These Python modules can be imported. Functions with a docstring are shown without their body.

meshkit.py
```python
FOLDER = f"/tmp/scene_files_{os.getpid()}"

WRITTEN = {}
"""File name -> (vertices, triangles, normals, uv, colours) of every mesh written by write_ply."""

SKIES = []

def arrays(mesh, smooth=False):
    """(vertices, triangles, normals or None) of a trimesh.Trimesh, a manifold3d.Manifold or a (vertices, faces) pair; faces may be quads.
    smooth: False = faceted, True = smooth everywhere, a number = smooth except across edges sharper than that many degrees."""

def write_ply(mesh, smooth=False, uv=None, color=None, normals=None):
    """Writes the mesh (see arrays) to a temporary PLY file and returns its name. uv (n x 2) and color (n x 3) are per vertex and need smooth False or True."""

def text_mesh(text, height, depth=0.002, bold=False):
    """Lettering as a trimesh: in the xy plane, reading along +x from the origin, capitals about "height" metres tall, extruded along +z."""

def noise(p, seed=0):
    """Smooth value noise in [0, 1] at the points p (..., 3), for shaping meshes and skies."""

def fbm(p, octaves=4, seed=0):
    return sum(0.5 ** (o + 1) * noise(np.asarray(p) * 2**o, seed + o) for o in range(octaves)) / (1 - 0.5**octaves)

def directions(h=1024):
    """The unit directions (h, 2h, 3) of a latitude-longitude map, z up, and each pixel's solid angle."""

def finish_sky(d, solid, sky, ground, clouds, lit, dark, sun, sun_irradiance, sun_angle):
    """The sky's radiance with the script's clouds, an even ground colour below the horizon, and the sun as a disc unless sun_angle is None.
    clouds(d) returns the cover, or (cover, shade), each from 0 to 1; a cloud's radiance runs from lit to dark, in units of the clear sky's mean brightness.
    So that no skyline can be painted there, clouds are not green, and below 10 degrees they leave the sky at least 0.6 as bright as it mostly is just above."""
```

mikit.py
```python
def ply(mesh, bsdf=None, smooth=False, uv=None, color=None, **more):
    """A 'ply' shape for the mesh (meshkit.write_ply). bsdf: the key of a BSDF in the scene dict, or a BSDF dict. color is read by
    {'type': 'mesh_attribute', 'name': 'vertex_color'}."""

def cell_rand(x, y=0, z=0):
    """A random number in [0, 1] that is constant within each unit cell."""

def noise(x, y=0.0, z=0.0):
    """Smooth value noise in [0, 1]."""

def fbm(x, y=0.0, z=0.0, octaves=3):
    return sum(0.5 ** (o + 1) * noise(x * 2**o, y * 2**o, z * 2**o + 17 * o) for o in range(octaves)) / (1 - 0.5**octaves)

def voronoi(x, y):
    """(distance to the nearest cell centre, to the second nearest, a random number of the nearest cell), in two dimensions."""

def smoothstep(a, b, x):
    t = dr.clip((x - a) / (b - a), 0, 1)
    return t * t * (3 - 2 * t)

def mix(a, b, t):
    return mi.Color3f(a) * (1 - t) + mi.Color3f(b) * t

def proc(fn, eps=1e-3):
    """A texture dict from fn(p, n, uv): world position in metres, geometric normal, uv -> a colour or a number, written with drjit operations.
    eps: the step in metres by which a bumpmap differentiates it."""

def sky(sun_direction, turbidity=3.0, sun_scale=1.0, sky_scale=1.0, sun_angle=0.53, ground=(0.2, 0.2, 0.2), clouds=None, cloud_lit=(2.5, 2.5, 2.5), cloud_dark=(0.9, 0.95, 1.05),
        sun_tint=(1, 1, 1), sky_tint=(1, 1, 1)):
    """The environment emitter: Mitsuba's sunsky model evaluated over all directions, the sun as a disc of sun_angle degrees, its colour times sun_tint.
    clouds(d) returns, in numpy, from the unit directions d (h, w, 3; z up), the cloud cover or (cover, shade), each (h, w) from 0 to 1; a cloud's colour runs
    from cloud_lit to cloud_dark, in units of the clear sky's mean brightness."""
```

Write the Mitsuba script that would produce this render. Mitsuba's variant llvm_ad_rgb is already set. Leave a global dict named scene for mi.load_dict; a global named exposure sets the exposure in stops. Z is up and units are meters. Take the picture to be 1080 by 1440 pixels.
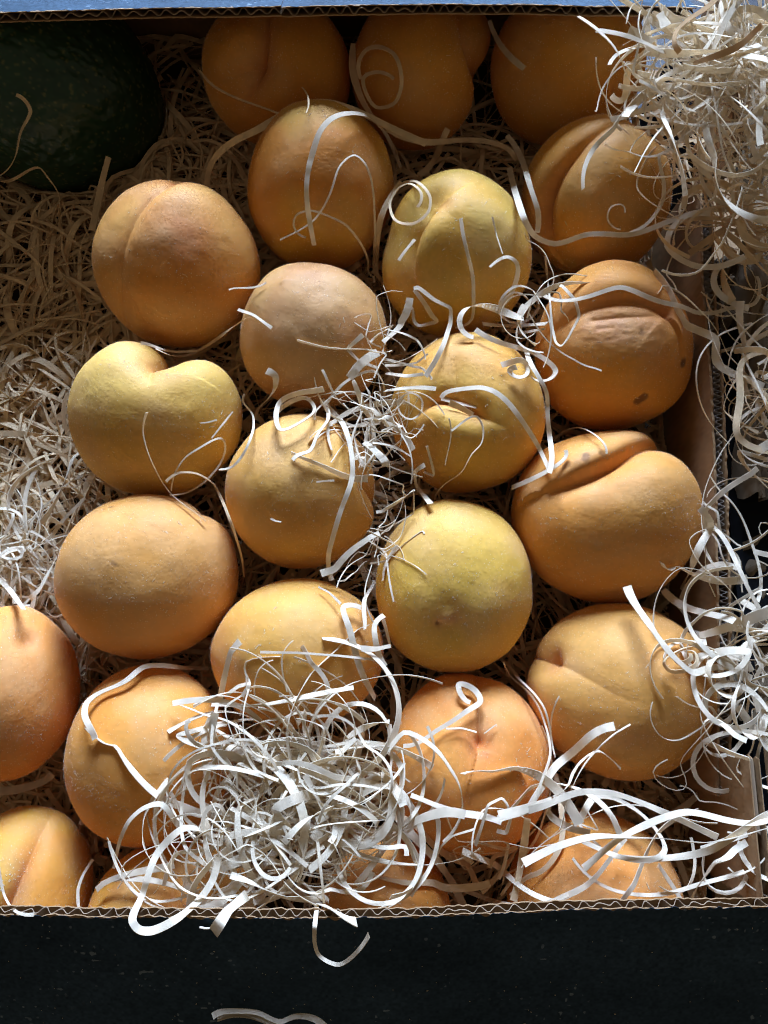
import math, numpy as np, trimesh, mitsuba as mi, drjit as dr, mikit
from scipy import ndimage
T = mi.ScalarTransform4f
rng = np.random.default_rng(11)
scene, labels = {}, {}
MM = 0.001
# ------------------------------------------------------------------ camera (all construction in millimetres, written out in metres)
FPX, PITCH, DIST = 1040.0, math.radians(78), 333.0
CAM = np.array([0, -DIST * math.cos(PITCH), DIST * math.sin(PITCH)])
FW = np.array([0, math.cos(PITCH), -math.sin(PITCH)]); UPV = np.array([0, math.sin(PITCH), math.cos(PITCH)]); RT = np.array([1.0, 0, 0])
scene['camera'] = {'type': 'perspective', 'fov': 2 * math.degrees(math.atan(540 / FPX)), 'near_clip': 0.01, 'far_clip': 20.0,
                   'to_world': T().look_at(origin=(CAM * MM).tolist(), target=[0, 0, 0], up=[0, 0.2, 1])}
exposure = 0.50
# ------------------------------------------------------------------ light: one tall window beyond the far side of the box, dim warm room
WIN_Y, WIN_Z0, WIN_Z1, WIN_X, WIN_W = 1.60, 0.24, 0.93, 0.02, 0.80
WIN_RAD = [28.5, 38.5, 58]
w_c = np.array([WIN_X, WIN_Y, (WIN_Z0 + WIN_Z1) / 2])
scene['window_light'] = {'type': 'rectangle', 'to_world': T().look_at(origin=w_c.tolist(), target=[0, 0, 0.02], up=[0, 0, 1]) @ T().scale([WIN_W / 2, (WIN_Z1 - WIN_Z0) / 2, 1]),
                         'emitter': {'type': 'area', 'radiance': {'type': 'rgb', 'value': WIN_RAD}}, 'bsdf': {'type': 'diffuse', 'reflectance': {'type': 'rgb', 'value': 0.1}}}
labels['window_light'] = {'kind': 'structure'}
scene['room_light'] = {'type': 'constant', 'radiance': {'type': 'rgb', 'value': [0.084, 0.070, 0.053]}}

# ------------------------------------------------------------------ helpers
def ray(px, py):
    """Direction through a photograph pixel (1080 x 1440); a point is CAM + ray * depth."""
    px, py = np.asarray(px, float), np.asarray(py, float)
    return FW + ((px - 540) / FPX)[..., None] * RT - ((py - 720) / FPX)[..., None] * UPV
def at_z(px, py, z):
    d = ray(px, py)
    return CAM + d * ((z - CAM[2]) / d[..., 2])[..., None]
def srgb(*c):
    c = np.asarray(c, float) / 255.0
    return np.where(c <= 0.04045, c / 12.92, ((c + 0.055) / 1.055) ** 2.4)
def put(key, v, f, bsdf, smooth=False, color=None, **lab):
    scene[key] = mikit.ply((np.asarray(v) * MM, f), bsdf, smooth=smooth, color=color)
    if lab: labels[key] = lab
    return key
def rgb(*c): return {'type': 'rgb', 'value': [float(x) for x in c]}
def two(d): return {'type': 'twosided', 'bsdf': d}
def hash3(i): return mikit.meshkit.noise if False else i
_pg = np.random.default_rng(5).random((64, 64, 64))
def vnoise(p):
    """Smooth value noise in [0, 1] at points p (n, 3), tiled every 64 units."""
    i = np.floor(p).astype(int); t = p - i; t = t * t * (3 - 2 * t); i &= 63; j = (i + 1) & 63
    x0, y0, z0, x1, y1, z1 = i[:, 0], i[:, 1], i[:, 2], j[:, 0], j[:, 1], j[:, 2]
    tx, ty, tz = t.T
    L = lambda a, b, w: a + (b - a) * w
    return L(L(L(_pg[x0, y0, z0], _pg[x1, y0, z0], tx), L(_pg[x0, y1, z0], _pg[x1, y1, z0], tx), ty),
             L(L(_pg[x0, y0, z1], _pg[x1, y0, z1], tx), L(_pg[x0, y1, z1], _pg[x1, y1, z1], tx), ty), tz)
def vfbm(p, o=3): return sum(0.5 ** (k + 1) * vnoise(p * 2 ** k + 7.3 * k) for k in range(o)) / (1 - 0.5 ** o)

# ------------------------------------------------------------------ materials
fb = mikit.fbm
def skin_bump(p, n, uv):
    return 0.6 * fb(p.x * 900, p.y * 900, p.z * 900, 2) + 1.6 * fb(p.x * 160, p.y * 160, p.z * 160, 2)
scene['peach_skin'] = {'type': 'bumpmap', 'arbitrary': mikit.proc(skin_bump, 2e-4), 'scale': 0.00022,
    'bsdf': {'type': 'principled', 'base_color': {'type': 'mesh_attribute', 'name': 'vertex_color'}, 'roughness': 0.62, 'specular': 0.22, 'sheen': 0.55, 'sheen_tint': 0.25}}
scene['avocado_skin'] = {'type': 'principled', 'base_color': {'type': 'mesh_attribute', 'name': 'vertex_color'}, 'roughness': 0.36, 'specular': 0.5}
def wool_mat(c, rough=0.42):
    c = np.array(c)
    def f(p, n, uv):
        g = fb(p.x * 260, p.y * 260, p.z * 260, 2)
        return mi.Color3f(*[float(x) for x in c]) * (0.80 + 0.36 * g)
    return {'type': 'principledthin', 'base_color': mikit.proc(f), 'roughness': rough, 'diff_trans': 0.6, 'spec_trans': 0.0, 'eta': 1.45}
scene['wool_pale'] = wool_mat((0.84, 0.73, 0.55))
scene['wool_straw'] = wool_mat((0.84, 0.66, 0.41))
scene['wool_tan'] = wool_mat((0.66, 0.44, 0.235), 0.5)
scene['wool_bed'] = wool_mat((0.80, 0.59, 0.345), 0.5)
def black_card(p, n, uv):
    g = fb(p.x * 900, p.y * 900, p.z * 900, 2); w = fb(p.x * 40, p.y * 60, p.z * 40, 3)
    speck = mikit.smoothstep(0.80, 0.86, mikit.noise(p.x * 700, p.y * 700, p.z * 700)) * mikit.smoothstep(0.55, 0.7, mikit.noise(p.x * 90, p.y * 90, p.z * 90))
    return mi.Color3f(0.032, 0.054, 0.076) * (0.55 + 0.9 * g) * (0.6 + 0.8 * w) + mi.Color3f(0.12, 0.14, 0.15) * speck
def card_bump(p, n, uv):
    return 1.0 * fb(p.x * 1500, p.y * 500, p.z * 500, 2) + 3.0 * fb(p.x * 130, p.y * 25, p.z * 25, 2) + 5 * fb(p.x * 22, p.y * 22, p.z * 22, 2)
scene['black_print'] = two({'type': 'bumpmap', 'arbitrary': mikit.proc(card_bump, 2e-4), 'scale': 0.0001,
    'bsdf': {'type': 'principled', 'base_color': mikit.proc(black_card), 'roughness': 0.75, 'specular': 0.06}})
def kraft(p, n, uv):
    g = fb(p.x * 60, p.y * 60, p.z * 15, 3); h = fb(p.x * 800, p.y * 800, p.z * 200, 2)
    return mi.Color3f(0.30, 0.18, 0.088) * (0.62 + 0.45 * g + 0.3 * h)
scene['kraft_card'] = two({'type': 'bumpmap', 'arbitrary': mikit.proc(card_bump, 2e-4), 'scale': 0.00015,
    'bsdf': {'type': 'principled', 'base_color': mikit.proc(kraft), 'roughness': 0.75, 'specular': 0.2}})
scene['flute_card'] = two({'type': 'diffuse', 'reflectance': rgb(0.30, 0.215, 0.14)})
scene['grey_flute'] = two({'type': 'diffuse', 'reflectance': rgb(0.36, 0.31, 0.26)})
def paper(p, n, uv):
    return mi.Color3f(0.20, 0.145, 0.09) * (0.75 + 0.4 * fb(p.x * 50, p.y * 50, p.z * 50, 3))
scene['brown_paper'] = two({'type': 'principled', 'base_color': mikit.proc(paper), 'roughness': 0.85, 'specular': 0.1})
scene['dull_black'] = two({'type': 'diffuse', 'reflectance': rgb(0.012, 0.013, 0.015)})
scene['dark_floor'] = two({'type': 'diffuse', 'reflectance': rgb(0.10, 0.075, 0.05)})
scene['table_top'] = two({'type': 'principled', 'base_color': rgb(0.03, 0.03, 0.034), 'roughness': 0.5})

scene['fuzz_hair'] = {'type': 'diffuse', 'reflectance': rgb(0.88, 0.81, 0.70)}
scene['fuzz_hair'] = two(scene['fuzz_hair'])
# ------------------------------------------------------------------ the table under the box
scene['table'] = {'type': 'rectangle', 'to_world': T().translate([0, 0, -0.066]) @ T().scale([0.9, 0.9, 1]), 'bsdf': {'type': 'ref', 'id': 'table_top'}}
labels['table'] = {'kind': 'structure'}

# ------------------------------------------------------------------ corrugated board
def strip(path, a, b, ext):
    """A solid strip: between path + a and path + b (a, b offsets (n,3)), extruded by ext (n,3)."""
    n = len(path)
    A, B = path + a, path + b
    v = np.vstack([A, B, B + ext, A + ext]); i = np.arange(n - 1); f = []
    for p, q in ((0, 1), (1, 2), (2, 3), (3, 0)):
        f.append(np.stack([p * n + i, p * n + i + 1, q * n + i + 1, q * n + i], 1))
    f = np.vstack(f)
    caps = np.array([[0, n, 2 * n, 3 * n], [n - 1, 4 * n - 1, 3 * n - 1, 2 * n - 1]])
    f = np.vstack([f, caps]); f = np.vstack([f[:, [0, 1, 2]], f[:, [0, 2, 3]]])
    return v, f
def resample(P, step):
    P = np.asarray(P, float); s = np.r_[0, np.cumsum(np.linalg.norm(np.diff(P, axis=0), axis=1))]
    k = max(2, int(s[-1] / step) + 1); q = np.linspace(0, s[-1], k)
    return np.stack([np.interp(q, s, P[:, c]) for c in range(3)], 1), q
def smooth_path(P, sg):
    return np.stack([ndimage.gaussian_filter1d(P[:, c], sg, mode='nearest') for c in range(3)], 1)
def corrugated(key, path, tdir, ext, outer, inner, flute, t=4.0, pitch=6.6, lin=0.45, fray=0.35, step=0.6, seed=1, sm=6):
    """Board whose cut edge (flutes showing) runs along path; tdir: through its thickness, from inner to outer face; ext: away from the cut edge."""
    r = np.random.default_rng(seed)
    p, s = resample(path, step); a_, b_ = p[0] - p[1], p[-1] - p[-2]; k_ = 4 * sm
    p = smooth_path(np.vstack([p[0] + a_ * np.arange(k_, 0, -1)[:, None], p, p[-1] + b_ * np.arange(1, k_ + 1)[:, None]]), sm)[k_:-k_]; n = len(p)
    tdir = np.broadcast_to(np.asarray(tdir, float), (n, 3)); e = np.broadcast_to(np.asarray(ext, float), (n, 3)); eu = e / np.linalg.norm(e, axis=1)[:, None]
    def jit(a, sg): return ndimage.gaussian_filter1d(r.normal(0, 1, n), sg)[:, None] * a * eu
    wob = ndimage.gaussian_filter1d(r.normal(0, 1, n), 12)[:, None] * 2.4
    ph = 2 * np.pi * s / pitch + np.cumsum(ndimage.gaussian_filter1d(r.normal(0, 1, n), 8)) * 0.25
    d = lambda o: tdir * o
    top = d(np.zeros((n, 1)))
    put(key + '__outer_liner', *strip(p + jit(fray * 1.5, 1.2), d(t - lin + 0.25 * wob), d(t - 0.08 + 0.25 * wob), e), inner)
    put(key + '__print', *strip(p + eu * (0.25 + 0.5 * fray) + jit(fray * 2.0, 1.0), d(t - 0.08 + 0.25 * wob), d(t + 0.25 * wob), e), outer)
    put(key + '__inner_liner', *strip(p + jit(fray * 1.5, 1.2), d(0.0 + 0.25 * wob), d(lin + 0.25 * wob), e), inner)
    mid = t / 2 + (t / 2 - lin - 0.05) * np.sin(ph)[:, None] * np.clip(0.8 + 0.5 * ndimage.gaussian_filter1d(r.normal(0, 1, n), 5)[:, None] * 2, 0.35, 1)
    short = np.minimum(1.0, 25.0 / np.linalg.norm(e, axis=1))[:, None]
    put(key + '__fluting', *strip(p + jit(fray * 2.4, 1.5), d(mid - 0.17), d(mid + 0.17), e * short), flute)

Z_LIP, Z_FLOOR = 55.0, -48.0
SL = math.radians(30)
far_edge_l = at_z(np.array([-190, 0, 150, 290, 395.2]), np.array([20.5, 17, 12.5, 9.5, 8.5]), Z_LIP)
far_edge_r = at_z(np.array([395.5, 500, 620, 760, 905, 980]), np.array([9.5, 6.5, 5.5, 6.5, 9, 10.5]), Z_LIP)
near_x = np.array([-160, 0, 140, 300, 400, 540, 620, 700, 800, 900, 1000, 1080, 1160])
near_edge = at_z(near_x, np.array([1284, 1286, 1289, 1290, 1291, 1290, 1288, 1284, 1280, 1277.5, 1277, 1275, 1274]), Z_LIP)
tf = np.array([0, math.sin(SL), math.cos(SL)]); ef = np.array([0, math.cos(SL), -math.sin(SL)]) * 80
tn = np.array([0, -math.sin(SL), math.cos(SL)]); en = np.array([0, -math.cos(SL), -math.sin(SL)]) * 95
labels['cardboard_box'] = {'label': 'open black cardboard fruit box with sloping end panels and kraft brown inside, filled with peaches', 'category': 'box'}
corrugated('cardboard_box__far_panel', far_edge_l - tf * 4, tf, ef, 'black_print', 'kraft_card', 'flute_card', seed=2)
corrugated('cardboard_box__far_panel_001', far_edge_r - tf * 4, tf, ef, 'black_print', 'kraft_card', 'flute_card', seed=3)
corrugated('cardboard_box__near_panel', near_edge - tn * 4, tn, en, 'black_print', 'kraft_card', 'flute_card', seed=4, pitch=5.4)

def box_part(key, lo, hi, bsdf):
    m = trimesh.creation.box(bounds=[lo, hi]); put(key, m.vertices, m.faces, bsdf)
YF, YN = 282.0, -232.0
box_part('cardboard_box__far_wall', [-236, YF, Z_FLOOR - 8], [143, YF + 4, 12.5], 'kraft_card')
box_part('cardboard_box__near_wall', [-236, YN - 4, Z_FLOOR - 8], [143, YN, 6.0], 'kraft_card')
box_part('cardboard_box__left_wall', [-240.5, YN, Z_FLOOR - 8], [-236.2, YF, 50], 'kraft_card')
box_part('cardboard_box__floor', [-236, YN + .1, Z_FLOOR - 6], [143, YF - .1, Z_FLOOR], 'dark_floor')
# the low, bulging right wall with its grey cut edge
rw = at_z(np.array([984, 987, 992, 999, 1002, 1005, 1007, 1009, 1009, 1008, 1008]), np.array([240, 400, 460, 540, 620, 700, 780, 870, 960, 1050, 1120]), 19.0)
corrugated('cardboard_box__right_wall', rw, np.array([1.0, 0, 0]), np.array([-3.0, 0, -74.0]), 'black_print', 'kraft_card', 'grey_flute', t=6.0, pitch=2.6, lin=1.0, seed=5)
# tall corner posts at both ends of the right side
def corner_post(key, top, bot, ydir, seed, xin):
    top, bot = np.asarray(top, float), np.asarray(bot, float)
    path = np.array([bot + (top - bot) * k for k in np.linspace(0, 1, 30)])
    corrugated(key, path, np.array([1.0, 0, 0]), np.array([0, ydir, 0.0]), 'black_print', 'kraft_card', 'flute_card', t=4.0, pitch=5.2, seed=seed, fray=0.7)
p_top = at_z(1052., 1068., 47.0); p_bot = at_z(972., 1046., -12.0); low = p_bot + (p_bot - p_top) * 0.45
corner_post('cardboard_box__corner_post', p_top, low, -151.0 - p_top[1], 6, 0)
q_top = at_z(1034., 205., 47.0); q_bot = at_z(985., 292., -20.0); low2 = q_bot + (q_bot - q_top) * 0.3
corner_post('cardboard_box__corner_post_001', q_top, low2, 90.0, 7, 0)

# ------------------------------------------------------------------ neighbouring box and crumpled paper beyond the right wall
labels['neighbouring_box'] = {'label': 'black box flap beside the right wall, partly hidden under loose wood wool', 'category': 'box'}
box_part('neighbouring_box__wall', [151.5, -150, Z_FLOOR - 8], [156, 250, 8], 'dull_black')
box_part('neighbouring_box__flap', [156.2, -60, 2.0], [190, 110, 5.6], 'dull_black')
box_part('neighbouring_box__floor', [156.2, -232, -57], [330, 282, -53], 'kraft_card')
def crumple(key, corners, seed, amp, label):
    r = np.random.default_rng(seed); a, b, c, d = [np.asarray(x, float) for x in corners]
    n = 60; u, v = np.meshgrid(np.linspace(0, 1, n), np.linspace(0, 1, n)); U, V = u[..., None], v[..., None]
    P = (a * (1 - U) + b * U) * (1 - V) + (d * (1 - U) + c * U) * V
    q = np.stack([u * 5 + seed * 3.1, v * 6, u * 0 + seed], -1).reshape(-1, 3)
    h = np.abs(vnoise(q) - 0.5) * 2 + 0.5 * np.abs(vnoise(q * 2.3) - 0.5)
    P = P.reshape(-1, 3) + np.array([0.25, 0.1, 1.0]) * ((h - 0.5) * amp * 1.3)[:, None]
    P[:, :2] += (vnoise(q * 3)[:, None] - 0.5) * 3
    i = np.arange(n * n).reshape(n, n)
    f = np.stack([i[:-1, :-1], i[:-1, 1:], i[1:, 1:], i[1:, :-1]], -1).reshape(-1, 4); f = np.vstack([f[:, [0, 1, 2]], f[:, [0, 2, 3]]])
    m = len(P); vv = np.vstack([P, P - [0, 0, 0.35]])
    rim = np.r_[i[0, :], i[1:, -1], i[-1, -2::-1], i[-2:0, 0]]; nx = np.roll(rim, -1)
    f = np.vstack([f, f[:, ::-1] + m, np.stack([rim, rim + m, nx + m], 1), np.stack([rim, nx + m, nx], 1)])
    put(key, vv, f, 'brown_paper', smooth=22, label=label, category='paper')
crumple('crumpled_paper', [at_z(992., 475., 6), at_z(1046., 455., 9), at_z(1050., 360., 9), at_z(994., 372., 6)], 3, 7, 'small crumpled piece of brown paper lying right of the upper corner of the wall')
crumple('crumpled_paper_001', [at_z(1041., 700., 12), at_z(1130., 700., 14), at_z(1130., 120., 18), at_z(1043., 150., 16)], 4, 8, 'long strip of brown paper along the right edge of the picture, under the wood wool')
crumple('crumpled_paper_002', [at_z(1016., 1010., 4), at_z(1140., 1010., 8), at_z(1140., 740., 8), at_z(1018., 765., 4)], 5, 8, 'brown paper under the wood wool right of the box, at the lower right')

# ------------------------------------------------------------------ peaches
# shaped from a sphere: every feature is given by its place on the fruit as seen (photograph pixels, turned into directions on the fruit)
ICO = {k: trimesh.creation.icosphere(subdivisions=k) for k in (5, 6)}
solids = []     # (centre, axes rows, radii) for keeping the wood wool outside the fruit
cloud = []      # surface points for resting strands on
def sph(a, b):
    rho = math.hypot(a, b)
    if rho < 1: return np.array([a, b, math.sqrt(1 - rho * rho)])
    th = math.pi / 2 * rho
    return np.array([a / rho * math.sin(th), b / rho * math.sin(th), math.cos(th)])
def seg_field(n, pts, dep):
    """Per direction n: distance to the polyline on the unit sphere, interpolated strength, signed side (+ = right of travel, seen from outside), end fade."""
    best = np.full(len(n), 9.0); val = np.zeros(len(n)); side = np.zeros(len(n))
    for (p, q, d0, d1) in zip(pts[:-1], pts[1:], dep[:-1], dep[1:]):
        e = q - p; t = np.clip(((n - p) @ e) / (e @ e), 0, 1); c = p + t[:, None] * e
        dist = np.linalg.norm(n - c, axis=1); k = dist < best
        best[k] = dist[k]; val[k] = (d0 + (d1 - d0) * t)[k]
        side[k] = (np.sum(np.cross(np.broadcast_to(e, n.shape), n - c) * n, axis=1))[k]
    return best, val, -np.sign(side)
def densify(pts, dep, k=6):
    s = np.arange(len(pts)); q = np.linspace(0, len(pts) - 1, (len(pts) - 1) * k + 1)
    pts = np.array(pts); o = np.stack([np.interp(q, s, pts[:, c]) for c in range(3)], 1)
    if len(pts) > 2: o = np.stack([ndimage.gaussian_filter1d(o[:, c], k * 0.45, mode='nearest') for c in range(3)], 1)
    return o / np.linalg.norm(o, axis=1)[:, None], ndimage.gaussian_filter1d(np.interp(q, s, dep), k * 0.7, mode='nearest')
count = {}
def numbered(name):
    k = count.get(name, 0); count[name] = k + 1
    return name if k == 0 else f'{name}_{k:03d}'
def peach(cx, cy, rx, ry, label, col, col2, feats=(), rot=0, z=0.0, seed=0, sub=6, sq=0.0, blush=None, dusty=0.6):
    d = ray(cx, cy); depth = (z - CAM[2]) / d[2]; C = CAM + d * depth
    w = -d / np.linalg.norm(d); u = np.cross(UPV, w); u /= np.linalg.norm(u); v = np.cross(w, u)
    k = depth / FPX * 0.985; rx, ry = rx * k, ry * k; rz = 0.96 * math.sqrt(rx * ry)
    c, s = math.cos(math.radians(rot)), math.sin(math.radians(rot))
    m = ICO[sub]; n = np.array(m.vertices)
    to = lambda x, y: ((x - cx) * k / rx, -(y - cy) * k / ry)
    h = np.zeros(len(n)); r = np.random.default_rng(seed + 100)
    h += 0.10 * (vfbm(n * 1.15 + r.random(3) * 50, 2) - 0.5) + 0.018 * (vfbm(n * 4 + r.random(3) * 50, 2) - 0.5)
    if sq: h += sq * (np.abs(n[:, 0] * n[:, 1]) * 2) ** 2
    red = np.zeros(len(n)); brown = np.zeros(len(n)); scar = np.zeros(len(n))
    for f in feats:
        kind = f[0]
        if kind in ('groove', 'fold'):
            _, poly, w0, raise_ = f[:4]
            pts = [sph(*to(x, y)) for x, y, _ in poly]; dd = [q[2] for q in poly]
            pts, dd = densify(pts, dd); dist, val, side = seg_field(n, pts, dd)
            h -= val * (0.62 * np.exp(-dist / w0) + 0.38 * np.exp(-(dist / (3.2 * w0)) ** 2))
            if kind == 'fold':
                h += raise_ * np.clip(val / max(max(dd), 1e-6), 0, 1) * np.where(side > 0, np.exp(-(dist / 0.42) ** 2), -0.7 * np.exp(-(dist / 0.30) ** 2)) * (1 - np.exp(-dist / 0.02))
            red += np.clip(val * 5, 0, 1) * np.exp(-(dist / (1.6 * w0 + 0.03)) ** 2)
        else:
            _, x, y, rad, amt = f[:5]
            g = np.exp(-(np.linalg.norm(n - sph(*to(x, y)), axis=1) / rad) ** 2)
            if kind == 'bump': h += amt * g
            elif kind == 'dent': h -= amt * g
            elif kind == 'pit': h -= amt * g; red += 0.9 * np.exp(-(np.linalg.norm(n - sph(*to(x, y)), axis=1) / (rad * 1.8)) ** 2)
            elif kind == 'spot':
                dv = n - sph(*to(x, y)); ang = f[5] if len(f) > 5 else 0; asp = f[6] if len(f) > 6 else 1
                X = dv[:, 0] * math.cos(ang) + dv[:, 1] * math.sin(ang); Y = (-dv[:, 0] * math.sin(ang) + dv[:, 1] * math.cos(ang)) * asp
                rr = np.sqrt(X ** 2 + Y ** 2 + dv[:, 2] ** 2) / rad; rr *= 0.75 + 0.5 * vnoise(n * 40 + seed)
                g = np.clip(1.4 - rr, 0, 1) ** 0.7; brown = np.maximum(brown, amt * np.clip(g * 1.6, 0, 1)); h -= 0.006 * g
            elif kind == 'scar':
                dv = n - sph(*to(x, y)); g = np.exp(-((dv[:, 0] / rad) ** 2 + (dv[:, 1] / (rad * 0.42)) ** 2 + (dv[:, 2] / rad) ** 2))
                scar += amt * g; h += g * (0.022 * (vfbm(n * [7, 22, 7] + seed, 3) - 0.5) + 0.010 * (vfbm(n * 34, 2) - 0.5))
    # colour: yellow ground, orange side, pale blush near the stem line, freckles
    t = np.clip((vfbm(n * 1.5 + r.random(3) * 40, 3) - 0.36) * 3.2, 0, 1)[:, None]
    colr = srgb(*col) * (1 - t) + srgb(*col2) * t
    red = (np.clip(red, 0, 1) * (0.5 + 0.7 * vfbm(n * 9, 2)))[:, None] * 0.55
    colr = colr * (1 - red) + srgb(196, 118, 72) * red
    if blush:
        for (x, y, rad, amt) in blush:
            g = (amt * np.exp(-(np.linalg.norm(n - sph(*to(x, y)), axis=1) / rad) ** 2) * (0.55 + 0.9 * vfbm(n * 7 + 3, 3)))[:, None]; g = np.clip(g, 0, 1)
            colr = colr * (1 - g) + srgb(205, 120, 50) * g
    sc = np.clip(scar * (0.4 + 1.1 * vfbm(n * 12, 3)), 0, 0.75)[:, None]; colr = colr * (1 - sc) + srgb(208, 140, 96) * sc
    fre = (vnoise(n * 46 + r.random(3) * 30) > 0.93)[:, None] * 0.13; colr = colr * (1 - fre) + srgb(170, 105, 40) * fre
    du = np.clip((vfbm(n * 2.2 + r.random(3) * 30, 3) - 0.42) * 3, 0, 1) * (0.35 + 0.65 * vfbm(n * 30 + 9, 2)) * dusty
    colr = colr * (1 - du[:, None]) + srgb(228, 180, 118) * du[:, None]
    colr = colr * (0.88 + 0.22 * vfbm(n * 34 + 5, 2))[:, None]
    br = np.clip(brown, 0, 1)[:, None] * 0.85; colr = colr * (1 - br) + srgb(92, 46, 24) * br
    local = n * np.array([rx, ry, rz]) * (1 + h)[:, None]
    local = np.stack([local[:, 0] * c - local[:, 1] * s, local[:, 0] * s + local[:, 1] * c, local[:, 2]], 1)
    P = C + local @ np.stack([u, v, w])
    key = numbered('peach')
    put(key, P, m.faces, 'peach_skin', smooth=True, color=np.clip(colr * np.array([.79, .755, .80]) + np.array([.58, .39, .23]) * 0.06, 0, 1), label=label, category='peach', group='yellow peaches in the box')
    # velvet: short pale hairs standing on the skin
    nf = 5200; fi = r.integers(0, len(m.faces), nf * 2); bc = r.dirichlet([1, 1, 1], nf * 2); tri = P[m.faces[fi]]
    q = np.einsum('ij,ijk->ik', bc, tri); nr = np.cross(tri[:, 1] - tri[:, 0], tri[:, 2] - tri[:, 0]); nr /= np.linalg.norm(nr, axis=1)[:, None]
    k2 = np.sum(nr * (CAM - q), axis=1) > -0.15 * np.linalg.norm(CAM - q, axis=1); q, nr = q[k2][:nf], nr[k2][:nf]; nf = len(q)
    dr_ = nr + r.normal(0, .45, (nf, 3)); dr_ /= np.linalg.norm(dr_, axis=1)[:, None]; s1 = np.cross(dr_, [0.3, 0.5, 0.8]); s1 /= np.linalg.norm(s1, axis=1)[:, None]; s2 = np.cross(dr_, s1)
    wd = 0.042; V = np.stack([q + s1 * wd, q - s1 * wd * .5 + s2 * wd * .87, q - s1 * wd * .5 - s2 * wd * .87, q + dr_ * r.uniform(.25, .65, nf)[:, None]], 1).reshape(-1, 3)
    o = 4 * np.arange(nf)[:, None]; F = np.vstack([o + [0, 1, 3], o + [1, 2, 3], o + [2, 0, 3]])
    put(key + '__fuzz', V, F, 'fuzz_hair', kind='stuff')
    solids.append((C, np.stack([u * c + v * s, -u * s + v * c, w]), np.array([rx, ry, rz])))
    cloud.append(P)
    return key
YO, YG, OR, DO, TN = (228, 173, 56), (216, 175, 68), (230, 159, 52), (220, 141, 40), (206, 155, 74)
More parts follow.
